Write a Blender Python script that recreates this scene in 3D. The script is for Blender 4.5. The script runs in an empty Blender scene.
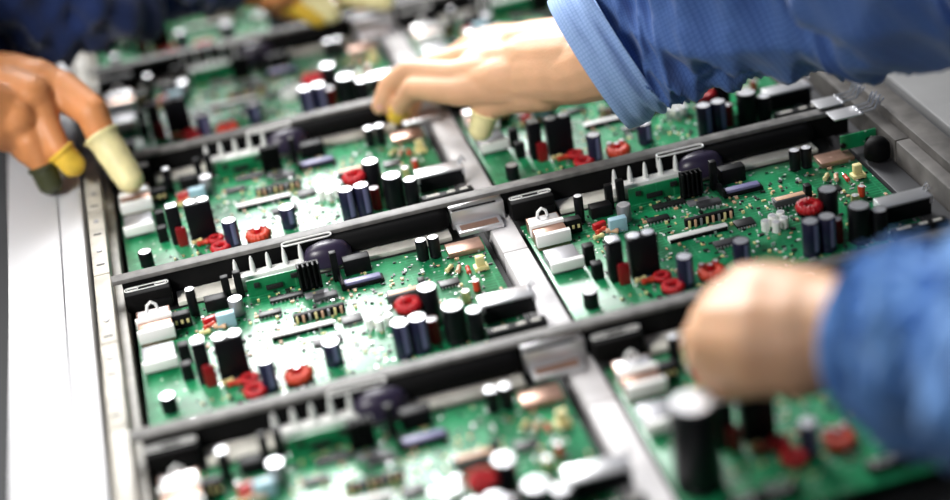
import bpy, bmesh, math, random
from mathutils import Vector, Matrix
random.seed(7)
S = bpy.context.scene
COL = S.collection
PI = math.pi
SP = 0.206          # spacing of the crossbars
CO = 0.282          # offset of the right column of boards

# ------------------------------------------------------------------ camera
CAM = Vector((0.07612, -1.11976, 0.60256))
PITCH, YAW, ROLL, FPX = 0.50304, 0.1592, -0.16028, 1755.23
fw = Vector((math.sin(YAW)*math.cos(PITCH), math.cos(YAW)*math.cos(PITCH), -math.sin(PITCH)))
r0 = Vector((math.cos(YAW), -math.sin(YAW), 0)); u0 = r0.cross(fw)
RT = r0*math.cos(ROLL) + u0*math.sin(ROLL); UP = u0*math.cos(ROLL) - r0*math.sin(ROLL)
def at(px, py, z):
    """world point at height z that the photograph shows at px, py"""
    d = fw + RT*((px-475)/FPX) - UP*((py-250)/FPX)
    return CAM + d*((z-CAM.z)/d.z)
cd = bpy.data.cameras.new('camera'); cam = bpy.data.objects.new('camera', cd); COL.objects.link(cam)
M = Matrix((RT, UP, -fw)).transposed().to_4x4(); M.translation = CAM; cam.matrix_world = M
cd.sensor_width = 36; cd.lens = FPX/950*36; cd.clip_start = .05; cd.clip_end = 50
foc = (at(470, 235, .01)-CAM).dot(fw)
cd.dof.use_dof = True; cd.dof.focus_distance = foc; cd.dof.aperture_fstop = cd.lens/39.0
S.camera = cam
S.view_settings.view_transform = 'Standard'; S.view_settings.look = 'None'
S.view_settings.gamma = 1; S.view_settings.exposure = 0.0

# ------------------------------------------------------------------ materials
def mat(name, col, rough=.5, metal=0, spec=.5, coat=0, vary=0, vscale=60, sheen=0, sss=0, bump=0, bscale=300, trans=0):
    m = bpy.data.materials.new(name); m.use_nodes = True; nt = m.node_tree; b = nt.nodes['Principled BSDF']
    b.inputs['Base Color'].default_value = (*col, 1); b.inputs['Roughness'].default_value = rough
    b.inputs['Metallic'].default_value = metal; b.inputs['Specular IOR Level'].default_value = spec
    b.inputs['Coat Weight'].default_value = coat; b.inputs['Sheen Weight'].default_value = sheen
    b.inputs['Transmission Weight'].default_value = trans
    if sss:
        b.inputs['Subsurface Weight'].default_value = sss; b.inputs['Subsurface Radius'].default_value = (.01, .004, .002)
        b.inputs['Subsurface Scale'].default_value = 1
    tc = nt.nodes.new('ShaderNodeTexCoord')
    if vary:
        n = nt.nodes.new('ShaderNodeTexNoise'); n.inputs['Scale'].default_value = vscale; n.inputs['Detail'].default_value = 5
        nt.links.new(tc.outputs['Object'], n.inputs['Vector'])
        r = nt.nodes.new('ShaderNodeValToRGB'); r.color_ramp.elements[0].position = .3; r.color_ramp.elements[1].position = .7
        r.color_ramp.elements[0].color = (*[c*(1-vary) for c in col], 1); r.color_ramp.elements[1].color = (*[min(1, c*(1+vary)) for c in col], 1)
        nt.links.new(n.outputs['Fac'], r.inputs['Fac']); nt.links.new(r.outputs['Color'], b.inputs['Base Color'])
    if bump:
        n2 = nt.nodes.new('ShaderNodeTexNoise'); n2.inputs['Scale'].default_value = bscale; n2.inputs['Detail'].default_value = 3
        nt.links.new(tc.outputs['Object'], n2.inputs['Vector'])
        bp = nt.nodes.new('ShaderNodeBump'); bp.inputs['Strength'].default_value = bump; bp.inputs['Distance'].default_value = .001
        nt.links.new(n2.outputs['Fac'], bp.inputs['Height']); nt.links.new(bp.outputs['Normal'], b.inputs['Normal'])
    return m

def board_material():
    m = bpy.data.materials.new('green_solder_mask'); m.use_nodes = True; nt = m.node_tree; b = nt.nodes['Principled BSDF']
    N = nt.nodes.new; L = nt.links.new
    tc = N('ShaderNodeTexCoord')
    def ramp(a, ca, c, cc, const=False):
        r = N('ShaderNodeValToRGB'); e = r.color_ramp.elements
        e[0].position = a; e[0].color = (*ca, 1); e[1].position = c; e[1].color = (*cc, 1)
        if const: r.color_ramp.interpolation = 'CONSTANT'
        return r
    def mix(f, A, B):
        x = N('ShaderNodeMix'); x.data_type = 'RGBA'
        L(f, x.inputs['Factor'])
        for s, v in (('A', A), ('B', B)):
            i = [q for q in x.inputs if q.name == s and q.type == 'RGBA'][0]
            if isinstance(v, tuple): i.default_value = (*v, 1)
            else: L(v, i)
        return [q for q in x.outputs if q.type == 'RGBA'][0]
    n = N('ShaderNodeTexNoise'); n.inputs['Scale'].default_value = 30; n.inputs['Detail'].default_value = 4
    L(tc.outputs['Object'], n.inputs['Vector'])
    r = ramp(.35, (.002, .115, .038), .65, (.008, .30, .11)); L(n.outputs['Fac'], r.inputs['Fac'])
    # copper traces under the mask: rectilinear runs broken up by noise
    br = N('ShaderNodeTexBrick'); br.offset = .37; br.offset_frequency = 3; br.squash = 2.2; br.squash_frequency = 3
    br.inputs['Scale'].default_value = 60; br.inputs['Mortar Size'].default_value = .035; br.inputs['Brick Width'].default_value = .8; br.inputs['Row Height'].default_value = .22
    br.inputs['Color1'].default_value = (0, 0, 0, 1); br.inputs['Color2'].default_value = (.0, .0, .0, 1); br.inputs['Mortar'].default_value = (1, 1, 1, 1)
    L(tc.outputs['Object'], br.inputs['Vector'])
    n4 = N('ShaderNodeTexNoise'); n4.inputs['Scale'].default_value = 70; n4.inputs['Detail'].default_value = 3; L(tc.outputs['Object'], n4.inputs['Vector'])
    r4 = ramp(.45, (0, 0, 0), .55, (.8, .8, .8)); L(n4.outputs['Fac'], r4.inputs['Fac'])
    m4 = N('ShaderNodeMath'); m4.operation = 'MULTIPLY'; L(br.outputs['Color'], m4.inputs[0]); L(r4.outputs['Color'], m4.inputs[1])
    c1 = mix(m4.outputs[0], r.outputs['Color'], (.05, .37, .17))
    # silkscreen and solder dots
    v2 = N('ShaderNodeTexVoronoi'); v2.inputs['Scale'].default_value = 190; L(tc.outputs['Object'], v2.inputs['Vector'])
    rd = ramp(.16, (1, 1, 1), .2, (0, 0, 0)); L(v2.outputs['Distance'], rd.inputs['Fac'])
    n3 = N('ShaderNodeTexNoise'); n3.inputs['Scale'].default_value = 45; L(tc.outputs['Object'], n3.inputs['Vector'])
    r3 = ramp(.50, (0, 0, 0), .54, (1, 1, 1)); L(n3.outputs['Fac'], r3.inputs['Fac'])
    mm = N('ShaderNodeMath'); mm.operation = 'MULTIPLY'; L(rd.outputs['Color'], mm.inputs[0]); L(r3.outputs['Color'], mm.inputs[1])
    c2 = mix(mm.outputs[0], c1, (.75, .78, .70))
    L(c2, b.inputs['Base Color'])
    b.inputs['Roughness'].default_value = .33; b.inputs['Specular IOR Level'].default_value = .6
    bp = N('ShaderNodeBump'); bp.inputs['Strength'].default_value = .25; bp.inputs['Distance'].default_value = .0004
    L(n.outputs['Fac'], bp.inputs['Height']); L(bp.outputs['Normal'], b.inputs['Normal'])
    return m

def checked_cloth(name, base, line, nu, nv, bump=.3, lw=.16):
    m = bpy.data.materials.new(name); m.use_nodes = True; nt = m.node_tree; b = nt.nodes['Principled BSDF']
    N = nt.nodes.new; L = nt.links.new
    uv = N('ShaderNodeUVMap'); sx = N('ShaderNodeSeparateXYZ'); L(uv.outputs['UV'], sx.inputs[0])
    outs = []
    for k, (ax, cnt) in enumerate((('X', nu), ('Y', nv))):
        a = N('ShaderNodeMath'); a.operation = 'MULTIPLY'; a.inputs[1].default_value = cnt; L(sx.outputs[ax], a.inputs[0])
        f = N('ShaderNodeMath'); f.operation = 'FRACT'; L(a.outputs[0], f.inputs[0])
        g = N('ShaderNodeMath'); g.operation = 'LESS_THAN'; g.inputs[1].default_value = lw; L(f.outputs[0], g.inputs[0])
        outs.append(g)
    mx = N('ShaderNodeMath'); mx.operation = 'MAXIMUM'; L(outs[0].outputs[0], mx.inputs[0]); L(outs[1].outputs[0], mx.inputs[1])
    x = N('ShaderNodeMix'); x.data_type = 'RGBA'
    i = [q for q in x.inputs if q.type == 'RGBA']; i[0].default_value = (*base, 1); i[1].default_value = (*line, 1)
    L(mx.outputs[0], x.inputs['Factor'])
    L([q for q in x.outputs if q.type == 'RGBA'][0], b.inputs['Base Color'])
    b.inputs['Roughness'].default_value = .85; b.inputs['Sheen Weight'].default_value = .25; b.inputs['Specular IOR Level'].default_value = .2
    n = N('ShaderNodeTexNoise'); n.inputs['Scale'].default_value = 40; tc = N('ShaderNodeTexCoord'); L(tc.outputs['Object'], n.inputs['Vector'])
    bp = N('ShaderNodeBump'); bp.inputs['Strength'].default_value = bump; bp.inputs['Distance'].default_value = .004
    L(n.outputs['Fac'], bp.inputs['Height']); L(bp.outputs['Normal'], b.inputs['Normal'])
    return m

MT = dict(
    pcb=board_material(),
    black=mat('black_plastic', (.004, .004, .005), .5, spec=.2),
    bar=mat('blackened_bar_face', (.004, .004, .0043), .65, spec=.1, vary=.4, vscale=40),
    strip=mat('grey_worn_metal_strip', (.15, .145, .14), .55, metal=.0, spec=.35, vary=.35, vscale=90),
    rubber=mat('black_rounded_plastic', (.003, .003, .0033), .65, spec=.09),
    capblack=mat('black_capacitor_sleeve', (.004, .004, .006), .4, spec=.25),
    capblue=mat('dark_blue_capacitor_sleeve', (.012, .012, .040), .35),
    stripe=mat('violet_grey_stripe', (.20, .19, .36), .4),
    alu=mat('bright_aluminium', (.80, .80, .83), .35, metal=.6),
    silver=mat('silver_metal', (.62, .62, .64), .30, metal=.6),
    chrome=mat('chrome_wire', (.85, .86, .9), .2, metal=.8),
    white=mat('white_plastic', (.90, .90, .88), .4),
    ledge=mat('off_white_strip', (.66, .64, .58), .5, vary=.2, vscale=70),
    red=mat('red_enamel', (.50, .008, .015), .35),
    maroon=mat('maroon_film', (.22, .004, .008), .35),
    orange=mat('orange_red_enamel', (.58, .05, .02), .4),
    copper=mat('copper_brown_plate', (.40, .24, .18), .3, metal=.6, vary=.25, vscale=80),
    yellow=mat('pale_yellow_plastic', (.75, .66, .30), .5),
    paleblue=mat('pale_blue_film', (.35, .55, .65), .4),
    grey=mat('grey_metal', (.30, .30, .32), .4, metal=.4),
    darkgrey=mat('dark_grey_plastic', (.05, .05, .055), .5),
    chip=mat('black_chip_resin', (.012, .012, .013), .45),
    tan=mat('tan_resistor', (.66, .40, .25), .5),
    purple=mat('dark_violet_dome', (.030, .022, .050), .35),
    rail=mat('light_grey_anodised_rail', (.66, .64, .65), .55, spec=.3, vary=.12, vscale=50),
    railgrey=mat('warm_grey_scuffed_rail', (.12, .112, .105), .55, spec=.25, vary=.3, vscale=60),
    beige=mat('beige_grey_painted_rail', (.47, .44, .38), .5, vary=.22, vscale=60),
    table=mat('light_grey_laminate', (.62, .62, .64), .45, vary=.04, vscale=8),
    rtable=mat('grey_metal_tabletop', (.20, .20, .20), .5, spec=.3, vary=.15, vscale=14),
    dark=mat('dark_conveyor_bed', (.012, .012, .013), .7),
    floor=mat('dark_floor_paint', (.012, .012, .013), .6, vary=.3, vscale=5),
    skin=mat('skin_light', (.72, .41, .24), .5, sss=.15, vary=.10, vscale=35, bump=.25, bscale=500),
    skin_shade=mat('skin_shade_toned', (.66, .27, .10), .5, sss=.12, vary=.12, vscale=35, bump=.25, bscale=500),  # darker orange skin: shade on the far-left hands put into the colour
    nail=mat('fingernail_pink', (.85, .45, .40), .3),
    cot=mat('pale_yellow_rubber', (.90, .80, .42), .45, vary=.12, vscale=80),
    cotdark=mat('dark_green_rubber', (.04, .045, .015), .5),
    cotgold=mat('golden_yellow_rubber', (.78, .50, .05), .45, vary=.15, vscale=80),
    navy=mat('navy_cloth', (.008, .019, .075), .85, spec=.2, sheen=.3, vary=.5, vscale=12, bump=.4, bscale=60),
    check=checked_cloth('light_blue_checked_cloth', (.085, .165, .42), (.05, .11, .32), 120, 120),
    checkcuff=checked_cloth('pale_blue_checked_cuff_cloth', (.33, .48, .80), (.21, .34, .64), 110, 14),
    blue=checked_cloth('sky_blue_cloth', (.15, .33, .70), (.11, .27, .60), 64, 60),
    lamp=mat('lamp_housing', (.7, .7, .7), .5),
)

# ------------------------------------------------------------------ mesh helpers
class MB:
    def __init__(s): s.bm = bmesh.new()
    def box(s, x0, x1, y0, y1, z0, z1, bev=0, rot=None, seg=2):
        g = bmesh.ops.create_cube(s.bm, size=1)['verts']
        for v in g: v.co = Vector(((x0+x1)/2+v.co.x*(x1-x0), (y0+y1)/2+v.co.y*(y1-y0), (z0+z1)/2+v.co.z*(z1-z0)))
        if bev:
            es = list({e for v in g for e in v.link_edges})
            r = bmesh.ops.bevel(s.bm, geom=es, offset=bev, segments=seg, affect='EDGES', profile=.5)
            g = list({v for f in r['faces'] for v in f.verts} | {v for v in g if v.is_valid})
        if rot: bmesh.ops.transform(s.bm, matrix=rot, verts=g)
        return s
    def lathe(s, prof, n=20, c=(0, 0, 0), mtx=None, a0=0, a1=2*PI):
        rings = []; full = abs(a1-a0-2*PI) < 1e-6; k = n if full else n+1
        for r, z in prof:
            if r < 1e-7: rings.append([s.bm.verts.new((c[0], c[1], c[2]+z))]); continue
            rings.append([s.bm.verts.new((c[0]+r*math.cos(a0+(a1-a0)*i/n), c[1]+r*math.sin(a0+(a1-a0)*i/n), c[2]+z)) for i in range(k)])
        for a, b in zip(rings, rings[1:]):
            for i in range(n):
                j = (i+1) % k if full else i+1
                if len(a) == 1 and len(b) == 1: continue
                if len(a) == 1: s.bm.faces.new((a[0], b[i], b[j]))
                elif len(b) == 1: s.bm.faces.new((a[i], a[j], b[0]))
                else: s.bm.faces.new((a[i], a[j], b[j], b[i]))
        if mtx: bmesh.ops.transform(s.bm, matrix=mtx, verts=[v for r in rings for v in r])
        return s
    def tube(s, pts, rad, n=8):
        """closed tube along a list of points"""
        pts = [Vector(p) for p in pts]; rs = rad if isinstance(rad, (list, tuple)) else [rad]*len(pts)
        rings = []; up = None
        for i, p in enumerate(pts):
            t = (pts[min(i+1, len(pts)-1)]-pts[max(i-1, 0)]).normalized()
            a = up if up is not None else (Vector((0, 0, 1)) if abs(t.z) < .9 else Vector((1, 0, 0)))
            x = (a-t*a.dot(t)).normalized(); up = x; y = t.cross(x)
            rings.append([s.bm.verts.new(p+(x*math.cos(2*PI*k/n)+y*math.sin(2*PI*k/n))*rs[i]) for k in range(n)])
        for a, b in zip(rings, rings[1:]):
            for k in range(n): s.bm.faces.new((a[k], a[(k+1) % n], b[(k+1) % n], b[k]))
        s.bm.faces.new(rings[0][::-1]); s.bm.faces.new(rings[-1])
        return s
    def prism(s, poly, y0, y1, mtx=None):
        """poly in x,z extruded along y"""
        A = [s.bm.verts.new((x, y0, z)) for x, z in poly]; B = [s.bm.verts.new((x, y1, z)) for x, z in poly]
        s.bm.faces.new(A); s.bm.faces.new(B[::-1])
        for i in range(len(A)): s.bm.faces.new((A[i], B[i], B[(i+1) % len(A)], A[(i+1) % len(A)]))
        if mtx: bmesh.ops.transform(s.bm, matrix=mtx, verts=A+B)
        return s
    def mesh(s, name, m, smooth=True, ang=40):
        bmesh.ops.recalc_face_normals(s.bm, faces=s.bm.faces)
        me = bpy.data.meshes.new(name); s.bm.to_mesh(me); s.bm.free(); me.materials.append(m)
        if smooth:
            me.polygons.foreach_set('use_smooth', [True]*len(me.polygons))
            try: me.set_sharp_from_angle(angle=math.radians(ang))
            except Exception: pass
        return me
def link(name, me, parent=None, loc=(0, 0, 0), rz=0):
    o = bpy.data.objects.new(name, me); COL.objects.link(o); o.location = loc; o.rotation_euler.z = rz
    if parent: o.parent = parent
    return o
def build(mb, name, m, parent=None, loc=(0, 0, 0), rz=0, **k): return link(name, mb.mesh(name, m, **k), parent, loc, rz)
def thing(name, label, cat, loc=(0, 0, 0), group=None):
    o = bpy.data.objects.new(name, None); COL.objects.link(o); o.location = loc; o.empty_display_size = .02
    return tag(o, label, cat, group)
def tag(o, label=None, cat=None, group=None, kind=None):
    if label: o['label'] = label
    if cat: o['category'] = cat
    if group: o['group'] = group
    if kind: o['kind'] = kind
    return o
def copy_tree(o, parent=None):
    c = o.copy(); COL.objects.link(c); c.parent = parent
    for ch in list(o.children): copy_tree(ch, c)
    return c

# ------------------------------------------------------------------ component meshes (made once, shared)
_cache = {}
def cap_parts(r, h, body):
    k = ('cap', r, h, body)
    if k not in _cache:
        b = MB().lathe([(0, 0), (r*.93, 0), (r, .0008), (r, .0022), (r*.94, .003), (r, .0040), (r, h-.0006), (r*.93, h), (r*.86, h), (r*.86, h-.0005), (0, h-.0005)], 20).mesh('capacitor', MT[body])
        t = MB().lathe([(0, h-.0005), (r*.86, h-.0005), (r*.86, h-.0001), (0, h+.0001)], 20)
        t.box(-r*.7, r*.7, -.0002, .0002, h-.0001, h+.0002).box(-.0002, .0002, -r*.7, r*.7, h-.0001, h+.0002)
        t = t.mesh('metal_top', MT['alu'])
        s_ = MB().lathe([(r*1.0, .0045), (r*1.015, .0045), (r*1.015, h-.001), (r*1.0, h-.001)], 6, a0=-PI*.5, a1=-PI*.5+.75).mesh('polarity_stripe', MT['stripe'])
        _cache[k] = (b, t, s_)
    return _cache[k]
def cap(P, x, y, r, h, body='capblue', name='capacitor', stripe=True, rz=0):
    b, t, s_ = cap_parts(r, h, body)
    o = link(name, b, P, (x, y, 0), rz); link('metal_top', t, o)
    if stripe: link('polarity_stripe', s_, o)
    return o
def block(P, name, x, y, w, d, h, m, bev=.0006, z=0, rz=0):
    k = ('blk', w, d, h, bev, m, name)
    if k not in _cache: _cache[k] = MB().box(-w/2, w/2, -d/2, d/2, 0, h, bev).mesh(name, MT[m])
    return link(name, _cache[k], P, (x, y, z), rz)
def legs_chip(P, x, y, w, d, h, m='chip', n=8, name='chip', rz=0):
    """flat package with two rows of metal pins"""
    o = block(P, name, x, y, w, d, h, m, .0004, .0005, rz)
    k = ('legs', w, d, n)
    if k not in _cache:
        g = MB()
        for i in range(n):
            xx = -w/2+w*(i+.5)/n
            for s_ in (-1, 1):
                g.box(xx-.0004, xx+.0004, s_*d/2-.0012*(s_ < 0), s_*d/2+.0012*(s_ > 0), -.0005, .0007)
        _cache[k] = g.mesh('pin_row', MT['silver'])
    link('pin_row', _cache[k], o)
    return o
def coil(P, x, y, R, r, m, name='toroid_coil', z=.001):
    """toroid wound with enamelled wire: ridged ring"""
    k = ('coil', R, r, m)
    if k not in _cache:
        g = MB(); bm = g.bm; n, q = 64, 10; rings = []
        for i in range(n):
            a = 2*PI*i/n; rr = r*(1+.13*math.cos(16*a)); rings.append([])
            for j in range(q):
                b = 2*PI*j/q
                rings[-1].append(bm.verts.new(((R+rr*math.cos(b))*math.cos(a), (R+rr*math.cos(b))*math.sin(a), r+rr*math.sin(b))))
        for i in range(n):
            for j in range(q):
                bm.faces.new((rings[i][j], rings[(i+1) % n][j], rings[(i+1) % n][(j+1) % q], rings[i][(j+1) % q]))
        _cache[k] = g.mesh(name, MT[m], ang=70)
        _cache[k+('c',)] = MB().lathe([(R*.25, 0), (R+r*.9, 0), (R+r*.9, .0015), (R*.25, .0015)], 20).mesh('coil_base', MT['black'])
    o = link(name, _cache[k], P, (x, y, z)); link('coil_base', _cache[k+('c',)], o, (0, 0, -.001))
    return o
def axial(P, x, y, L_, r, m, rz=0, name='resistor'):
    k = ('ax', L_, r, m)
    if k not in _cache:
        T = Matrix.Rotation(PI/2, 4, 'Y')
        b = MB().lathe([(0, -L_/2), (r*.9, -L_/2), (r, -L_*.4), (r, -L_*.25), (r*.82, -L_*.18), (r*.82, L_*.18), (r, L_*.25), (r, L_*.4), (r*.9, L_/2), (0, L_/2)], 10, mtx=T).mesh(name, MT[m])
        w = MB().tube([(-L_*.95, 0, -r), (-L_*.95, 0, 0), (-L_/2, 0, 0)], .0003, 5).tube([(L_/2, 0, 0), (L_*.95, 0, 0), (L_*.95, 0, -r)], .0003, 5).mesh('lead_wire', MT['chrome'])
        _cache[k] = (b, w)
    b, w = _cache[k]; o = link(name, b, P, (x, y, r+.0006), rz); link('lead_wire', w, o); return o

def make_board():
    B = thing('circuit_board', 'tmp', 'circuit board')
    g = MB().box(.0062, .258, .012, .186, -.0016, 0, .0002)
    build(g, 'substrate', MT['pcb'], B)
    # ---- left edge: shielded sockets with white lips
    def socket(y, h, top, lips, w=.0235, d=.032):
        o = block(B, 'socket', .0085+w/2, y+d/2, w, d, h, top, .0008)
        for ly in lips:
            l = MB().box(-w/2-.0008, w/2+.0008, ly-.0024, ly+.0018, h*.35, h+.0022, .0006)
            build(l, 'socket_lip', MT['white'], o, (0, -d/2, 0))
        return o
    s1 = socket(.143, .011, 'copper', (.0, .017))
    tp = MB().box(-.0105, .0105, .003, .0135, .0105, .0120, .0005); build(tp, 'shield_plate', MT['silver'], s1)
    s2 = socket(.106, .008, 'grey', (.0,), .022, .024)
    loop = MB().tube([(-.004, .012, .011), (-.003, .012, .016), (0, .012, .0185), (.003, .012, .016), (.004, .012, .011)], .0011, 7)
    build(loop, 'wire_loop', MT['white'], s1)
    block(B, 'relay', .0365, .111, .0075, .007, .015, 'black')
    block(B, 'relay', .036, .090, .0075, .007, .012, 'black')
    cap(B, .021, .056, .0052, .012, 'capblack', stripe=False)
    c3 = block(B, 'pin_header', .0385, .160, .013, .007, .011, 'black')
    for i in range(3): block(c3, 'contact', -.004+.004*i, -.0037, .0018, .0008, .003, 'yellow', .0002, .004)
    cap(B, .048, .172, .0034, .021, 'capblack', stripe=False)
    # ---- rear middle-left
    block(B, 'relay', .064, .174, .016, .009, .009, 'black')
    block(B, 'fuse_clip', .057, .155, .010, .004, .005, 'red', rz=.3)
    axial(B, .056, .147, .009, .002, 'orange', .5); axial(B, .063, .143, .009, .002, 'tan', -.4); axial(B, .052, .140, .008, .0018, 'yellow', .2)
    block(B, 'film_capacitor', .068, .145, .013, .006, .011, 'paleblue')
    cap(B, .077, .158, .0052, .013, 'grey', stripe=False)
    block(B, 'power_transistor', .073, .180, .0055, .005, .020, 'black')
    block(B, 'power_transistor', .082, .181, .0055, .005, .021, 'black')
    # ---- front left: tall black capacitors with red film pieces
    fc = block(B, 'film_capacitor', .047, .082, .010, .010, .031, 'capblack', .001)
    link('metal_top', MB().box(-.0042, .0042, -.0042, .0042, 0, .0008, .0003).mesh('metal_top', MT['alu']), fc, (0, 0, .0308))
    block(B, 'disc_capacitor', .050, .0735, .008, .005, .016, 'maroon', .0015)
    t = block(B, 'film_capacitor', .066, .080, .020, .011, .031, 'capblack', .001)
    for dx in (-.005, .005): link('metal_top', MB().lathe([(0, 0), (.0042, 0), (.0042, .0008), (0, .001)], 14).mesh('metal_top', MT['alu']), t, (dx, 0, .0308))
    coil(B, .074, .0665, .0042, .0022, 'red', 'small_coil')
    axial(B, .064, .066, .009, .0022, 'orange', .1); axial(B, .060, .070, .008, .002, 'yellow', .2)
    coil(B, .076, .050, .0055, .0026, 'red', 'small_coil')
    cap(B, .086, .052, .0056, .023)
    coil(B, .105, .054, .0062, .0034, 'orange'); 
    for i in range(3): cap(B, .100+.005*i, .060-.003*(i % 2), .0022, .009, 'red', 'small_capacitor', False)
    cap(B, .130, .064, .0060, .017)
    # ---- centre: chips and long socket
    legs_chip(B, .112, .163, .024, .006, .0022)
    legs_chip(B, .098, .146, .016, .006, .0022, n=6)
    legs_chip(B, .138, .150, .017, .007, .003, 'darkgrey', 6)
    ls = block(B, 'long_socket', .116, .113, .043, .0055, .0035, 'white', .0004)
    block(ls, 'contact_strip', 0, -.0029, .042, .0010, .0028, 'black', .0002)
    legs_chip(B, .150, .112, .014, .010, .002, n=7)
    legs_chip(B, .130, .092, .020, .007, .002, 'darkgrey', 8)
    # upright daughter board with chips
    d = build(MB().box(-.021, .021, -.0008, .0008, 0, .013, .0002), 'daughter_board', MT['pcb'], B, (.108, .178, 0))
    for xx, w, zz in ((-.014, .004, .007), (-.002, .012, .003), (.013, .005, .008)): block(d, 'chip', xx, -.0016, w, .0016, .0035, 'chip', .0002, zz)
    # heat sink with fins near the rear
    hs = MB().box(-.008, .008, -.0012, .0012, 0, .022, .0004)
    for i in range(5): hs.box(-.0075+.0035*i, -.0065+.0035*i, -.006, 0, .004, .022)
    h = build(hs, 'heat_sink', MT['black'], B, (.131, .168, 0)); block(h, 'mounting_foot', .002, -.010, .017, .008, .0016, 'grey', .0003)
    # post and dark tray
    block(B, 'power_transistor', .150, .172, .005, .005, .023, 'black')
    tr = build(MB().box(-.015, .015, -.0045, .0045, 0, .003, .0006).box(-.0155, -.013, -.0045, .016, 0, .006, .0004), 'chip_tray', MT['black'], B, (.166, .158, 0))
    block(tr, 'tray_cover', 0, 0, .026, .006, .0022, 'stripe', .0003, .0028)
    block(B, 'relay', .166, .178, .019, .009, .012, 'black')
    for dx in (0, .009): cap(B, .213+dx, .172, .0042, .016, 'capblack', stripe=False)
    dp = legs_chip(B, .190, .126, .025, .008, .005, 'darkgrey', 9, 'driver_chip')
    block(dp, 'chip_label', 0, 0, .022, .005, .0003, 'tan', .0001, .005)
    block(B, 'relay', .203, .125, .005, .006, .012, 'black')
    # ---- right cluster of big capacitors
    cap(B, .175, .052, .0060, .026); cap(B, .187, .053, .0060, .026)
    rt = coil(B, .186, .080, .0060, .0034, 'red', z=.017)
    block(rt, 'coil_post', 0, 0, .010, .010, .017, 'darkgrey', .001, -.017)
    cap(B, .200, .081, .0068, .030, 'capblack', stripe=False)
    cap(B, .197, .060, .0040, .018, 'maroon', stripe=False)
    cap(B, .211, .055, .0078, .027, 'capblack', stripe=False); cap(B, .224, .052, .0055, .022, 'capblack', stripe=False)
    for i, (dx, dy) in enumerate(((0, 0), (.007, .003), (.001, .010), (.008, .012), (-.006, .005))):
        cap(B, .166+dx, .092+dy, .0030, .008, 'white', 'small_capacitor', False)
    # ---- right edge connector: silver shell on black body
    av = build(MB().box(-.018, .018, -.006, .006, 0, .013, .0008), 'edge_connector', MT['black'], B, (.2495, .069, .0018))
    build(MB().box(-.0185, .0185, -.0075, .0075, 0, .0018, .0006).box(-.0185, -.0165, -.0075, .0075, -.004, .001).box(.0165, .0185, -.0075, .0075, -.004, .001), 'connector_shell', MT['silver'], av, (0, 0, .013))
    build(MB().tube([(-.001, 0, 0), (.002, 0, .004), (.004, .001, .001)], .0007, 6).tube([(-.001, .004, 0), (.002, .004, .005), (.004, .005, .001)], .0007, 6), 'ground_spring', MT['chrome'], av, (.017, 0, .0145))
    sl = build(MB().box(-.020, .020, -.0035, .0035, 0, .006, .0006), 'slotted_bracket', MT['black'], B, (.2490, .044, .0018))
    build(MB().box(-.016, -.006, -.0012, .0012, 0, .0004).box(.0, .006, -.0012, .0012, 0, .0004).box(.010, .016, -.0012, .0012, 0, .0004), 'slot_plate', MT['ledge'], sl, (0, 0, .006))
    # ---- right rear: copper plate, yellow connector
    cp = block(B, 'shield_plate', .243, .171, .026, .016, .004, 'copper', .0005)
    yc = block(B, 'jumper_connector', .2475, .140, .006, .005, .010, 'yellow', .0006); block(yc, 'connector_base', 0, -.001, .010, .008, .003, 'yellow', .0004)
    for i in range(3): axial(B, .226+.006*i, .146-.004*i, .008, .0018, ('yellow', 'tan', 'orange')[i], .9+.3*i)
    cap(B, .228, .100, .0030, .009, 'yellow', 'small_capacitor', False)
    cap(B, .238, .112, .0026, .008, 'orange', 'small_capacitor', False)
    legs_chip(B, .222, .128, .014, .008, .002, n=6)
    # ---- front edge: slotted hold-down brackets
    for x0, w in ((.046, .042), (.128, .040)):
        fb = build(MB().box(-w/2, w/2, -.004, .004, 0, .005, .0006), 'hold_down_bracket', MT['black'], B, (x0, .024, 0))
        for dx in (-.25, .25): build(ring_mesh(.006, .0022), 'slot_rim', MT['white'], fb, (w*dx, 0, .0052))
    # row of small upright parts with yellow ends
    hd = block(B, 'row_header', .130, .128, .036, .004, .006, 'black', .0004)
    for i in range(8): block(hd, 'contact', -.0155+.0044*i, -.0028, .0016, .0016, .0055, ('yellow', 'tan', 'grey')[i % 3], .0002)
    # ---- scatter of small surface parts
    rnd = random.Random(11); kinds = [(.0022, .0012, .0008, 'chip'), (.0026, .0014, .001, 'white'), (.003, .002, .0012, 'tan'), (.002, .0018, .0018, 'yellow'), (.0034, .0022, .0014, 'chip'), (.0024, .0016, .002, 'silver')]
    placed = [(c.location.x, c.location.y) for c in B.children if c.name.split('.')[0] != 'substrate']
    n = 0
    while n < 95:
        x, y = rnd.uniform(.05, .253), rnd.uniform(.032, .182)
        if min((x-a)**2+((y-b))**2 for a, b in placed) < (.0068 if n < 60 else .0052)**2: continue
        placed.append((x, y)); w, dd, hh, m = rnd.choice(kinds)
        block(B, 'surface_part', x, y, w, dd, hh, m, 0, 0, rnd.choice((0, PI/2))); n += 1
    # the uncountable crumbs of solder and tiny parts between them
    me = bpy.data.meshes.new('solder_crumbs'); g = MB(); ms = []
    for m_ in ('chip', 'white', 'tan', 'silver', 'yellow'): me.materials.append(MT[m_])
    for q in range(520):
        x, y = rnd.uniform(.034, .255), rnd.uniform(.032, .183); w = rnd.uniform(.0006, .0016); d_ = rnd.uniform(.0005, .0009)
        if rnd.random() < .5: w, d_ = d_, w
        n0 = len(g.bm.faces); g.box(x-w, x+w, y-d_, y+d_, .0001, rnd.uniform(.0005, .0012)); mi = rnd.choice((0, 0, 0, 1, 2, 3, 3, 4))
        g.bm.faces.ensure_lookup_table()
        for f in g.bm.faces[n0:]: f.material_index = mi
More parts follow.
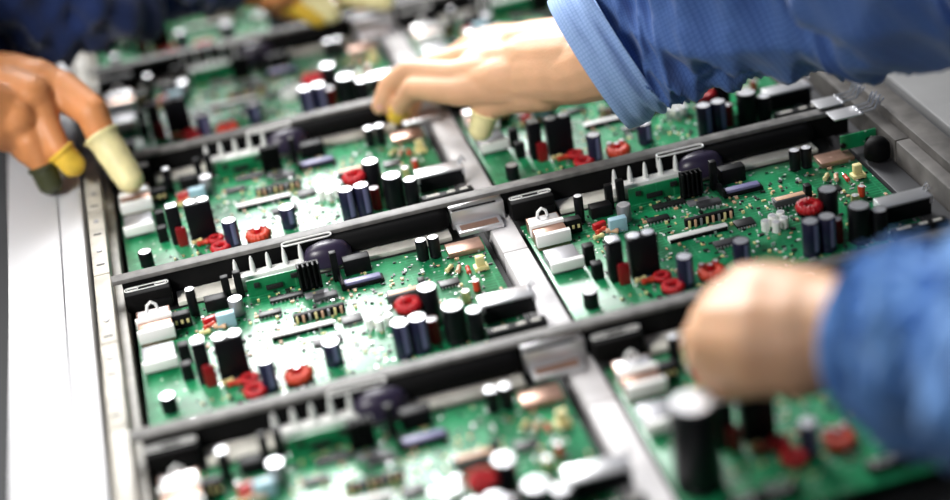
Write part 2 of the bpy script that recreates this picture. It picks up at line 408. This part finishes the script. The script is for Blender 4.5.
    g.bm.to_mesh(me); g.bm.free(); tag(link('solder_crumbs', me, B), kind='stuff')
    return B
def ring_mesh(hl, r, t=.0006):
    """stadium-shaped wire rim lying flat"""
    pts = []
    for i in range(9): a = -PI/2+PI*i/8; pts.append((hl-r+r*math.cos(a), r*math.sin(a), 0))
    for i in range(9): a = PI/2+PI*i/8; pts.append((-hl+r+r*math.cos(a), r*math.sin(a), 0))
    pts.append(pts[0]); return MB().tube(pts, t, 5)

BOARD_LABELS = {
    (0, 2): 'blurred green circuit board at the far end under the navy sleeve',
    (0, 1): 'blurred green circuit board beside the hand with pale finger cots, second from the far end',
    (0, 0): 'green circuit board washed with glare whose corner connector the pale finger cot touches',
    (0, -1): 'sharp green circuit board beside the pale left rail with strong glare at its centre',
    (0, -2): 'blurred green circuit board at the near end beside the pale left rail',
    (1, 1): 'blurred green circuit board mostly behind the hand reaching from the light blue checked cuff',
    (1, 0): 'green circuit board just under the light blue checked cuff, right of the centre rail',
    (1, -1): 'deep green circuit board between two crossbars, between the centre rail and the right rail',
    (1, -2): 'shaded green circuit board beneath the large blurred hand',
}
proto = make_board(); first = True
for (c, j), lab in BOARD_LABELS.items():
    o = proto if first else copy_tree(proto); first = False
    o.location = (c*CO, j*SP, 0); o['label'] = lab; o['group'] = 'identical circuit boards on the carrier'

# ------------------------------------------------------------------ crossbars
def make_crossbar():
    T = thing('crossbar', 'tmp', 'crossbar')
    build(MB().box(-.004, .552, 0, .010, .0185, .022, .0006), 'top_strip', MT['strip'], T)
    build(MB().box(.0025, .2412, -.0, .008, .0016, .0185).box(.2818, .552, -.0, .008, .0016, .0185), 'bar_core', MT['bar'], T)
    for x0 in (0, CO):
        # rounded cover in front of the bar
        prof = [(0, 0), (0, .016)]
        poly = [(-.010*math.sin(a)-.0, .0105+.0085*math.cos(a)) for a in [PI*i/10 for i in range(11)]]
        g = MB(); bm = g.bm
        xs = [(.150, .6), (.152, .9), (.156, 1), (.232, 1), (.237, .92), (.2395, .7), (.2405, .4)]
        rings = [[bm.verts.new((x0+x, y*k, .0105+(z-.0105)*k)) for y, z in poly] for x, k in xs]
        for a, b in zip(rings, rings[1:]):
            for i in range(len(poly)-1): bm.faces.new((a[i], a[i+1], b[i+1], b[i]))
            bm.faces.new((a[-1], a[0], b[0], b[-1]))
        bm.faces.new(rings[0]); bm.faces.new(rings[-1][::-1])
        build(g, 'rounded_cover', MT['rubber'], T)
        # off-white ledge
        build(MB().box(x0+.038, x0+.238, -.0175, -.0005, .0, .0035, .0005), 'ledge', MT['ledge'], T)
        # clamp block with slotted plate at the left end
        cl = build(MB().box(-.0165, .0165, -.015, 0, .0016, .0165, .0022).box(.0, .015, -.018, -.013, .0016, .009, .001), 'clamp', MT['bar'], T, (x0+.019, -.0006, 0))
        sp = ring_mesh(.0155, .0026, .00038); build(sp, 'slot_rim', MT['white'], cl, (0, -.007, .0168))
        for dx in (-.010, .010): build(ring_mesh(.0040, .0013, .0003), 'slot_rim', MT['white'], cl, (dx, -.007, .0168))
        # comb of white pins on a white base
        cb = build(MB().box(-.027, .027, -.0055, .0035, 0, .0065, .0006), 'pin_comb', MT['white'], T, (x0+.106, -.0105, .0034))
        for i in range(5):
            pn = MB().lathe([(0, 0), (.0021, 0), (.0019, .006), (.0012, .011), (.0005, .0128), (0, .013)], 10); build(pn, 'comb_pin', MT['white'], cb, (-.0235+.0118*i, 0, .0062))
        # dark violet dome and bent wire bracket
        dm = MB().lathe([(0, .016), (.008, .0155), (.014, .013), (.0175, .008), (.018, 0), (0, 0)], 24); m = dm
        bmesh.ops.scale(dm.bm, vec=(1, .55, 1), verts=dm.bm.verts)
        dmo = build(dm, 'dome', MT['purple'], T, (x0+.148, -.0105, .0035))
        wb = ring_mesh(.018, .0028, .0007); wo = build(wb, 'wire_bracket', MT['white'], T, (x0+.136, -.0035, .0215))
        build(MB().tube([(-.018, 0, 0), (-.0185, -.001, -.008), (-.0182, -.003, -.012)], .0006, 6), 'bracket_leg', MT['white'], wo)
    # joint plates over the centre rail
    jb = build(MB().box(.2416, .2814, -.0055, .008, .0016, .0160, .0005), 'joint_block', MT['silver'], T)
    build(MB().box(.243, .276, -.0045, -.0025, .0158, .0166, .0002), 'joint_slot', MT['black'], jb)
    jp = build(MB().box(.2435, .277, -.0195, -.0005, .002, .0055, .0006), 'joint_plate', MT['silver'], T)
    build(MB().box(.246, .274, -.0165, -.009, .0054, .0060), 'joint_inlay', MT['copper'], jp)
    return T
BAR_LABELS = {2: 'blurred black crossbar nearest the far end, below the navy sleeve', 1: 'black crossbar whose grey top runs up to the middle hand\'s fingertips',
              0: 'sharp black crossbar with grey top crossing the middle of the carrier', -1: 'black crossbar with wide grey top whose far end goes behind the large blurred hand'}
proto = make_crossbar(); first = True
for j, lab in BAR_LABELS.items():
    o = proto if first else copy_tree(proto); first = False
    o.location = (0, j*SP, 0); o['label'] = lab; o['group'] = 'crossbars of the carrier'

# ------------------------------------------------------------------ rails, tables
Y0, Y1 = -.62, 1.0
def seg_rail(name, lab, x0, x1, z0, z1, m, cuts=(), group=None, bev=.001):
    T = thing(name, lab, 'rail')
    ys = [Y0]+list(cuts)+[Y1]
    for a, b in zip(ys, ys[1:]): build(MB().box(x0, x1, a+.0006, b-.0006, z0, z1, bev), 'rail_section', MT[m], T)
    return T
js = [-2, -1, 0, 1, 2, 3]
seg_rail('centre_rail', 'pale grey centre rail running between the two columns of boards', .2665, .2850, -.020, .0015, 'rail', [k*SP-.055 for k in js])
L = seg_rail('side_rail', 'beige grey segmented rail along the left ends of the crossbars', -.0165, -.0045, -.03, .020, 'beige', [k*SP+d for k in js for d in (-.08, .02)])
for k in js[:-1]:
    for d in (.035, .085, .135):
        build(MB().box(-.0135, -.0075, k*SP+d-.0008, k*SP+d+.0008, .0198, .0206, .0002), 'tick_mark', MT['darkgrey'], L)
        build(MB().lathe([(0, 0), (.002, 0), (.0018, .001), (0, .0012)], 12), 'screw', MT['grey'], L, (-.0105, k*SP+d+.022, .020))
build(MB().box(-.0044, .0018, Y0, Y1, -.03, .006, .0006), 'inner_lip', MT['beige'], L)
T = thing('conveyor_side_panel', 'wide pale grey conveyor side panel along the left of the boards', 'panel')
build(MB().box(-.0775, -.0385, Y0, Y1, -.05, .020, .001), 'panel_strip', MT['table'], T)
build(MB().box(-.0378, -.0205, Y0, Y1, -.05, .0195, .001), 'panel_strip', MT['table'], T)
R_ = seg_rail('side_rail', 'grey metal rail along the right ends of the crossbars, below the dark sleeve', .5622, .5730, -.03, .018, 'railgrey', [-.35, -.06])
build(MB().box(.5425, .5612, Y0, Y1, -.03, .0012, .0006), 'inner_lip', MT['darkgrey'], R_)
T = thing('conveyor_side_panel', 'pale grey raised strip outside the right rail, left of the grey tabletop', 'panel')
build(MB().box(.5738, .592, Y0, Y1, -.05, .024, .0012), 'panel_strip', MT['railgrey'], T)
build(MB().box(.5922, .606, Y0, Y1, -.05, .010, .001), 'dark_channel', MT['darkgrey'], T)
T = thing('side_table', 'grey metal tabletop at the right edge beneath the dark blue sleeve', 'table')
build(MB().box(.6065, 1.1, Y0, Y1, .000, .016, .002), 'tabletop', MT['rtable'], T)
build(MB().box(.6065, 1.1, Y0, Y1, -.05, -.001, .002), 'apron', MT['darkgrey'], T)
for x in (.64, 1.06):
    for y in (Y0+.06, Y1-.06): build(MB().box(x-.02, x+.02, y-.02, y+.02, -.8, -.049, .002), 'leg', MT['darkgrey'], T)
bed = thing('conveyor_bed', 'dark conveyor bed visible in the gaps under the boards', 'conveyor')
build(MB().box(-.0775, .606, Y0, Y1, -.062, -.0505, .002), 'bed_plate', MT['dark'], bed)
for x in (-.06, .58):
    for y in (Y0+.06, Y1-.06): build(MB().box(x-.02, x+.02, y-.02, y+.02, -.8, -.061, .002), 'leg', MT['darkgrey'], bed)
# carrier tray below the boards
tray = tag(build(MB().box(.0062, .2655, Y0, Y1, -.030, -.0125).box(.2865, .5418, Y0, Y1, -.030, -.0125), 'carrier_tray', MT['dark']), 'dark carrier tray under the green boards', 'tray')
fl = build(MB().box(-3, 3, -3, 4, -.82, -.8003), 'floor', MT['floor']); fl['kind'] = 'structure'
wl = build(MB().box(-3, 3, 4.0, 4.1, -.8, 2.6), 'wall_back', MT['floor']); wl['kind'] = 'structure'

# ribbon of metal fingers and green tab at the far right corner
rb = thing('metal_finger_strip', 'shiny strip with upturned prongs at the right end of the middle crossbar', 'connector')
def rib(x0, x1, y, z):
    build(MB().box(x0, x1, y-.008, y+.008, z, z+.0012, .0003), 'metal_sheet', MT['silver'], rb)
    for i in range(3):
        yy = y-.006+.006*i
        build(MB().tube([(x1-.002, yy, z+.0012), (x1+.010, yy, z+.0018), (x1+.014, yy, z+.010)], .0012, 6).tube([(x1+.010, yy, z+.0018), (x1+.0175, yy, z+.009)], .0010, 6), 'prong', MT['chrome'], rb)
rib(.533, .556, -.012, .0235); rib(.531, .552, .012, .0235)
gt = build(MB().box(.532, .560, -.032, -.0305, .0047, .0165, .0004), 'green_tab', MT['pcb'], rb)
for dx in (-.010, .010): build(MB().lathe([(0, 0), (.0022, 0), (.0022, .0012), (0, .0012)], 12, mtx=Matrix.Rotation(PI/2, 4, 'X')), 'tab_hole', MT['black'], gt, (.5435+dx, -.0319, .009))
kb = tag(build(MB().lathe([(0, 0), (.0092, 0), (.0097, .004), (.009, .010), (.006, .014), (0, .0155)], 20), 'black_knob', MT['rubber'], None, (.5515, -.052, .0045)), 'round black knob at the right end of the middle crossbar', 'knob')

p_ = at(700, 484, .001)
lc = thing('large_capacitor', 'tall blurred black cylinder with pale grey top left of the large blurred hand', 'capacitor', tuple(p_))
o_ = cap(lc, 0, 0, .0135, .056, 'capblack', 'capacitor_body', False)
near = [b for b in bpy.data.objects if b.get('label') == BOARD_LABELS[(1, -2)]][0]
for ch in list(near.children):
    if ch.name.startswith('substrate') or ch.name.startswith('solder'): continue
    if (near.location+ch.location-p_).to_2d().length < .0185:
        for g in list(ch.children): bpy.data.objects.remove(g)
        bpy.data.objects.remove(ch)

# ------------------------------------------------------------------ people
def capsule_bm(bm, a, b, ra, rb, n=14):
    a, b = Vector(a), Vector(b); d = b-a; L_ = d.length
    q = Vector((0, 0, 1)).rotation_difference(d.normalized()).to_matrix().to_4x4() if L_ > 1e-6 else Matrix()
    q.translation = a
    prof = [(ra*math.sin(t), -ra*math.cos(t)) for t in [PI/2*i/5 for i in range(6)]]+[(rb*math.cos(t), L_+rb*math.sin(t)) for t in [PI/2*i/5 for i in range(6)]]
    prof[0] = (0, prof[0][1]); prof[-1] = (0, prof[-1][1])
    g = MB.__new__(MB); g.bm = bm; g.lathe(prof, n, mtx=q)
def organic(name, chains, m, parent, voxel=.0016, smooth=12):
    """one continuous surface around chains of (point, radius)"""
    bm = bmesh.new()
    for ch in chains:
        for (a, ra), (b, rb_) in zip(ch, ch[1:]): capsule_bm(bm, a, b, ra, rb_)
    bmesh.ops.recalc_face_normals(bm, faces=bm.faces)
    me = bpy.data.meshes.new(name); bm.to_mesh(me); bm.free()
    o = bpy.data.objects.new(name, me); COL.objects.link(o)
    md = o.modifiers.new('r', 'REMESH'); md.mode = 'VOXEL'; md.voxel_size = voxel; md.use_smooth_shade = True
    sm = o.modifiers.new('s', 'SMOOTH'); sm.factor = .5; sm.iterations = smooth
    dg = bpy.context.evaluated_depsgraph_get(); dg.update(); me2 = bpy.data.meshes.new_from_object(o.evaluated_get(dg))
    o.modifiers.clear(); o.data = me2; me2.name = name; me2.materials.clear(); me2.materials.append(m)
    me2.polygons.foreach_set('use_smooth', [True]*len(me2.polygons)); o.parent = parent
    bpy.data.meshes.remove(me)
    return o
def J(*pts): return [(at(x, y, z), r) for x, y, z, r in pts]
def cot(a, b, ra, rb, m, parent):
    bm = bmesh.new(); a, b = Vector(a), Vector(b); d = b-a; L_ = d.length
    q = Vector((0, 0, 1)).rotation_difference(d.normalized()).to_matrix().to_4x4(); q.translation = a
    g = MB.__new__(MB); g.bm = bm
    prof = [(ra*.8, .0), (ra*1.0, -.0012), (ra*1.14, .0), (ra*1.14, .0016), (ra*1.02, .003)]
    prof += [(ra+(rb-ra)*t+.0003*math.sin(t*25), L_*t) for t in (.2, .35, .5, .65, .8, .92)]
    prof += [(rb*math.cos(t), L_+rb*math.sin(t)) for t in [PI/2*i/6 for i in range(7)]]; prof[-1] = (0, prof[-1][1])
    g.lathe(prof, 18, mtx=q); return build(g, 'finger_cot', m, parent)
def nail(p, d, n, w, l, parent):
    d = d.normalized(); n = (n-d*n.dot(d)).normalized(); x = d.cross(n)
    g = MB(); g.lathe([(0, .0007), (.7, .0005), (1, -.0002), (.9, -.0008), (0, -.0008)], 14)
    for v in g.bm.verts:
        c = v.co.copy(); v.co = Vector(p)+x*(c.x*w)+d*(c.y*l)+n*(c.z-.25*abs(c.x)**2*w)
    build(g, 'fingernail', MT['nail'], parent)

def sleeve(name, m, parent, secs, n=72, sub=14, fold=.0, seed=1, thick=.0022, close_end=True, vlen=1.0, foldf=None):
    """cloth tube; secs = (centre, rx, ry, axis-up hint); rx along 'side', ry along 'up'"""
    bm = bmesh.new(); uvl = bm.loops.layers.uv.new('UVMap'); rnd = random.Random(seed)
    P = [Vector(s[0]) for s in secs]; rows = []
    def cr(a, b, c, d, t): return .5*((2*b)+(c-a)*t+(2*a-5*b+4*c-d)*t*t+(3*b-a-3*c+d)*t**3)
    N_ = len(secs); K = (N_-1)*sub
    ph = [rnd.uniform(0, 6.28) for _ in range(12)]
    def sample(k):
        f = min(k/sub, N_-1-1e-6); i = int(f); t = f-i
        g = lambda q: max(0, min(N_-1, q))
        c = cr(P[g(i-1)], P[i], P[g(i+1)], P[g(i+2)], t)
        rx, ry = (cr(*[secs[g(i+q)][w] for q in (-1, 0, 1, 2)], t) for w in (1, 2)); up = secs[i][3].lerp(secs[g(i+1)][3], t)
        return c, rx, ry, up
    S_ = [sample(k) for k in range(K+1)]
    def ring(k, off, shrink=0):
        c, rx, ry, up = S_[k]; tg = (S_[min(k+1, K)][0]-S_[max(k-1, 0)][0]).normalized()
        if k < 3: tg = (S_[3][0]-S_[0][0]).normalized()
        up = (up-tg*up.dot(tg)).normalized(); sd = tg.cross(up); v = k/K; out = []
        for i in range(n):
            a = 2*PI*i/n
            # diagonal folds running round the sleeve
            w = fold*min(1, k/24.0+.08)*(math.sin(3*a+v*9+ph[0])*.6+math.sin(2*a-v*15+ph[1])*.7+math.sin(5*a+v*21+ph[2])*.35+math.sin(v*30+a+ph[3])*.5*max(0, math.cos(a+ph[4])))
            w -= min(1, k/24.0)*fold*.9*abs(math.sin(a*1.5+v*11+ph[5]))**6
            if foldf: w += foldf(a, v)
            out.append(bm.verts.new(c+sd*math.cos(a)*(rx+w-shrink)+up*math.sin(a)*(ry+w-shrink)))
        return out
    outer = [ring(k, 0) for k in range(K+1)]
    inner = [ring(k, 0, thick) for k in range(min(K+1, 10))]
    def skin_(A, va, vb, flip=False):
        for r_, (a, b) in enumerate(zip(A, A[1:])):
            for i in range(n):
                j = (i+1) % n; f = bm.faces.new((a[i], a[j], b[j], b[i]) if not flip else (a[i], b[i], b[j], a[j])); 
                for lp in f.loops:
                    vv = lp.vert; ii = i if vv in (a[i], b[i]) else i+1; rr = r_ if vv in (a[i], a[j]) else r_+1
                    lp[uvl].uv = (ii/n, vlen*rr/K)
    skin_(outer, 0, 1); skin_(inner, 0, 1, True)
    for i in range(n):
        j = (i+1) % n; bm.faces.new((outer[0][i], inner[0][i], inner[0][j], outer[0][j]))
    if close_end: bm.faces.new(outer[-1])
    bmesh.ops.recalc_face_normals(bm, faces=bm.faces)
    me = bpy.data.meshes.new(name); bm.to_mesh(me); bm.free(); me.materials.append(m)
    me.polygons.foreach_set('use_smooth', [True]*len(me.polygons))
    return link(name, me, parent)

def crease(a, v):
    """sharp diagonal creases that fade towards the cuff"""
    k = min(1, v*5); q = 0
    for f, g, p, s_ in ((2, 26, .4, .0045), (3, -38, 1.9, .0035), (1, 55, 4.0, .003), (5, 17, 2.2, .0022)):
        t = math.sin(f*a+g*v+p+.6*math.sin(2*a+9*v)); q += s_*(1-2*abs(t)**.7)
    return q*k
# --- person 1: light blue checked shirt, hand in the middle
p1 = thing('person', 'person in light blue checked shirt with rolled cuff, hand reaching over the middle boards', 'person', tuple(at(700, 30, 0)))
p1.location = (0, 0, 0)
arm = [
    J((1030, -104, .235, .045), (930, -78, .21, .042), (830, -54, .18, .040), (740, -12, .15, .037), (672, 20, .125, .034), (622, 40, .105, .031)),
    J((622, 40, .105, .031), (572, 50, .085, .027), (530, 52, .078, .025)),
    J((622, 55, .100, .030), (575, 73, .080, .024), (535, 76, .070, .023)),
    J((535, 52, .076, .024), (500, 46, .070, .0185), (476, 44, .064, .0115)),
    J((535, 60, .074, .023), (500, 58, .070, .019), (466, 58, .066, .0120)),
    J((535, 70, .072, .022), (500, 72, .068, .018), (456, 75, .063, .0125)),
    J((535, 78, .068, .021), (505, 84, .062, .017), (458, 91, .055, .0125)),
    J((535, 65, .0755, .0225), (500, 65, .071, .0185), (474, 66, .0665, .013)),
    J((535, 74, .071, .022), (502, 78, .067, .0178), (472, 82, .0605, .013)),
    J((535, 56, .0755, .0235), (500, 52, .071, .0185), (478, 50, .0665, .0125)),
    J((580, 60, .088, .026), (535, 62, .078, .0235), (500, 62, .068, .019)),
    J((470, 58, .058, .013), (462, 74, .055, .013), (466, 90, .050, .0125)),
    # index, middle, ring, little, thumb
    J((458, 91, .055, .0122), (414, 88, .052, .0094), (403, 102, .036, .0082), (397, 114, .022, .0072)),
    J((456, 75, .063, .0122), (410, 70, .061, .0094), (389, 84, .047, .0084), (380, 106, .030, .0074)),
    J((466, 58, .066, .0118), (428, 66, .052, .0092), (416, 90, .032, .0082), (411, 112, .016, .0072)),
    J((476, 44, .064, .0112), (447, 60, .048, .0082), (436, 82, .030, .0074), (434, 96, .018, .0066)),
    J((545, 90, .062, .017), (512, 97, .050, .0135), (487, 106, .043, .0105), (481, 129, .0235, .0088)),
]
b1 = organic('body', arm, MT['skin'], p1)
cot(at(400, 108, .028), at(396.5, 115, .021), .0084, .0078, MT['cotgold'], p1)
cot(at(485.5, 112, .038), at(481, 129, .0240), .0104, .0096, MT['cot'], p1)
va, vb = at(389, 84, .047), at(380, 106, .030)
nail(vb+(CAM-vb).normalized()*.0068+(va-vb)*.08, vb-va, (CAM-vb), .0045, .0055, p1)
Z = Vector((0, 0, 1)); imgv = lambda dx, dy: (RT*dx - UP*dy).normalized()
U1 = imgv(-80, -107)
secs = [(at(594, 62, .10), .045, .050, U1), (at(626, 41, .112), .047, .051, U1), (at(672, 20, .125), .052, .060, imgv(-50, -107)), (at(740, -12, .15), .062, .073, imgv(-30, -107)),
        (at(830, -54, .18), .076, .086, imgv(-15, -107)), (at(930, -78, .21), .095, .102, imgv(0, -107)), (at(1050, -110, .24), .115, .12, imgv(10, -107)), (at(1200, -170, .30), .15, .15, imgv(10, -107))]
sleeve('shirt_sleeve', MT['check'], p1, secs, fold=.0075, seed=4, sub=16, n=140, foldf=crease)
d1 = (secs[1][0]-secs[0][0])
cuff = [(secs[0][0]-d1*.15, .0485, .0545, U1), (secs[0][0]+d1*.2, .0505, .0565, U1), (secs[0][0]+d1*.65, .0510, .0570, U1), (secs[0][0]+d1*1.0, .0500, .0555, U1)]
sleeve('rolled_cuff', MT['checkcuff'], p1, cuff, fold=.0022, seed=5, sub=8, n=96, thick=.0045, close_end=False)

# --- person 2: sky blue sleeve, big blurred hand at the right
p2 = thing('person', 'person in sky blue sleeve with large blurred hand over the near right boards', 'person')
arm = [
    J((1250, 348, .20, .040), (1010, 352, .135, .034), (940, 346, .115, .032), (880, 336, .103, .029), (835, 328, .099, .0265)),
    J((835, 322, .099, .0255), (800, 312, .098, .0250), (770, 300, .098, .0215), (748, 292, .094, .0165)),
    J((835, 328, .098, .0260), (800, 322, .097, .0255), (765, 314, .098, .0215), (735, 308, .095, .0170)),
    J((835, 332, .096, .0260), (795, 334, .094, .0260), (760, 330, .096, .0215), (724, 326, .092, .0170)),
    J((835, 336, .094, .0250), (795, 346, .090, .0250), (758, 346, .091, .0210), (718, 342, .086, .0165)),
    J((835, 340, .090, .0240), (795, 356, .085, .0235), (762, 360, .083, .0205), (724, 360, .076, .0160)),
    J((790, 318, .092, .024), (765, 340, .085, .022), (745, 350, .078, .020)),
    J((748, 292, .094, .0145), (720, 300, .084, .0110), (706, 318, .066, .0095), (708, 334, .057, .0086)),
    J((735, 308, .094, .0145), (709, 320, .080, .0115), (703, 342, .063, .0098), (712, 356, .056, .0088)),
    J((724, 326, .090, .0145), (701, 338, .074, .0115), (702, 358, .060, .0098), (714, 370, .054, .0088)),
    J((718, 342, .084, .0140), (704, 358, .066, .0108), (712, 374, .057, .0092), (728, 380, .053, .0084)),
    J((800, 352, .078, .018), (772, 370, .066, .0145), (744, 380, .058, .0115), (724, 385, .053, .0098)),
]
organic('body', arm, MT['skin'], p2)
U2 = imgv(-25, -100)
secs = [(at(872, 338, .10), .041, .042, U2), (at(900, 342, .105), .047, .051, U2), (at(940, 348, .115), .051, .056, imgv(-10, -100)), (at(1010, 356, .135), .055, .059, imgv(0, -100)),
        (at(1070, 345, .16), .072, .072, imgv(0, -100)), (at(1250, 340, .20), .09, .085, imgv(0, -100))]
sleeve('shirt_sleeve', MT['blue'], p2, secs, fold=.0060, seed=9, sub=14, n=110, foldf=crease)

# --- person 3: navy jacket, both hands with finger cots, at the far left
p3 = thing('person', 'person in navy jacket wearing pale yellow finger cots, bent over the far left boards', 'person')
arm = [
    J((-300, -130, .28, .05), (-230, -60, .23, .042), (-130, 20, .17, .036), (-80, 60, .13, .032), (-55, 82, .115, .029)),
    J((-55, 75, .115, .028), (-25, 78, .105, .0245), (15, 80, .098, .022)),
    J((-55, 98, .11, .028), (-25, 108, .10, .0245), (0, 112, .09, .022)),
    J((10, 80, .098, .022), (38, 82, .095, .019), (62, 90, .088, .0150)),
    J((5, 92, .096, .022), (30, 98, .092, .019), (40, 108, .084, .0140)),
    J((0, 105, .09, .021), (15, 118, .085, .017), (22, 124, .078, .0130)),
    J((62, 90, .088, .0160), (92, 112, .075, .0134), (104, 142, .052, .0118), (129, 178, .026, .0100)),
    J((40, 108, .084, .0135), (48, 128, .072, .0108), (58, 148, .058, .0098), (72, 164, .044, .0088)),
    J((22, 124, .078, .0125), (30, 142, .066, .0104), (40, 160, .050, .0094), (50, 182, .032, .0086)),
    J((-5, 118, .085, .017), (12, 134, .072, .0110), (24, 150, .058, .0096), (36, 160, .048, .0088)),
    J((-30, 118, .095, .017), (-8, 134, .080, .0130), (14, 140, .068, .0105), (34, 150, .056, .0090)),
    # the other arm reaching over the far boards
    J((-300, -130, .28, .05), (-180, -150, .23, .042), (-40, -90, .18, .038), (60, -50, .14, .034), (160, -38, .115, .030), (190, -38, .10, .028)),
    J((190, -40, .10, .029), (225, -28, .09, .024), (250, -20, .08, .020)),
    J((250, -26, .08, .017), (284, -14, .072, .0115), (306, -2, .052, .0100), (330, 12, .039, .0090)),
    J((250, -18, .078, .017), (276, -4, .066, .0110), (296, 4, .048, .0098), (318, 16, .037, .0088)),
    J((240, -10, .076, .015), (262, -2, .064, .0105), (278, 6, .048, .0095), (292, 12, .036, .0088)),
    J((252, -34, .08, .015), (300, -22, .068, .0105), (336, -10, .050, .0095), (362, 2, .034, .0088)),
    J((244, -40, .08, .014), (320, -32, .064, .0100), (360, -14, .046, .0090), (384, 0, .038, .0084)),
]
organic('body', arm, MT['skin_shade'], p3, .0019, 8)
cot(at(101, 135, .058), at(129.5, 179, .0256), .0132, .0112, MT['cot'], p3)
cot(at(60, 151, .0555), at(72.5, 164.5, .0436), .0107, .0100, MT['cotgold'], p3)
cot(at(42, 166, .046), at(50, 183, .032), .0104, .0097, MT['cotdark'], p3)
cot(at(296, -8, .060), at(330, 12, .039), .0118, .0104, MT['cot'], p3)
cot(at(290, 2, .053), at(318, 16, .037), .0112, .0100, MT['cotgold'], p3)
cot(at(344, -6, .045), at(384, 0, .038), .0108, .0098, MT['cot'], p3)
def sec(x, y, z, rx, ry, dx=0, dy=-100): return (at(x, y, z), rx, ry, imgv(dx, dy))
sleeve('jacket_sleeve', MT['navy'], p3, [sec(228, -36, .10, .034, .042, -30), sec(160, -36, .12, .045, .055), sec(60, -50, .14, .055, .066), sec(-40, -90, .18, .065, .075), sec(-180, -150, .23, .075, .08)], fold=.007, seed=12, foldf=crease)
sleeve('jacket_sleeve', MT['navy'], p3, [sec(-48, 82, .115, .040, .040, -60, -90), sec(-80, 60, .13, .048, .05, -60, -90), sec(-130, 20, .17, .058, .06, -60, -90), sec(-230, -60, .23, .07, .07, -60, -90)], fold=.004, seed=13)
# front of the jacket hanging behind the hand
sleeve('jacket_front', MT['navy'], p3, [sec(150, -25, .10, .03, .036), sec(110, -5, .11, .05, .052), sec(50, -2, .125, .06, .058), sec(-20, -10, .14, .08, .075), sec(-120, -50, .18, .12, .10), sec(-300, -130, .28, .17, .17)], fold=.011, seed=21, foldf=crease)

def wsec(x, y, z, rx, ry): return (Vector((x, y, z)), rx, ry, Vector((0, 0, 1)))
sleeve('unseen_jacket_shade', MT['navy'], p3, [wsec(.20, .79, .14, .05, .055), wsec(.14, .80, .155, .085, .085), wsec(0, .84, .17, .11, .10), wsec(-.18, .90, .20, .13, .13), wsec(-.42, .96, .28, .16, .18)], fold=.006, seed=31, sub=8)  # out-of-view jacket bulk, added to shade the far-left boards
# ------------------------------------------------------------------ light
def area(name, loc, target, sx, sy, power, col=(1, 1, 1)):
    l = bpy.data.lights.new(name, 'AREA'); l.shape = 'RECTANGLE'; l.size = sx; l.size_y = sy; l.energy = power; l.color = col
    o = bpy.data.objects.new(name, l); COL.objects.link(o); o.location = loc
    o.rotation_euler = (Vector(target)-Vector(loc)).to_track_quat('-Z', 'Y').to_euler(); return o
area('window_light', (.05, 2.1, 1.27), (.10, 0, 0), .85, 1.45, 122, (1, 1, 1))
area('ceiling_lamp_light', (-.8, .9, 1.9), (.05, 0, 0), 1.3, .5, 25, (1, .98, .95))
fill = area('left_fill_light', (-.75, -.75, .95), (-.06, .02, 0), .45, .25, 2.6, (1, .98, .95)); fill.data.spread = math.radians(55)  # added fill for front faces of the left boards, not an actual lamp
w = bpy.data.worlds.new('w'); S.world = w; w.use_nodes = True
w.node_tree.nodes['Background'].inputs[0].default_value = (.85, .92, 1, 1); w.node_tree.nodes['Background'].inputs[1].default_value = .09
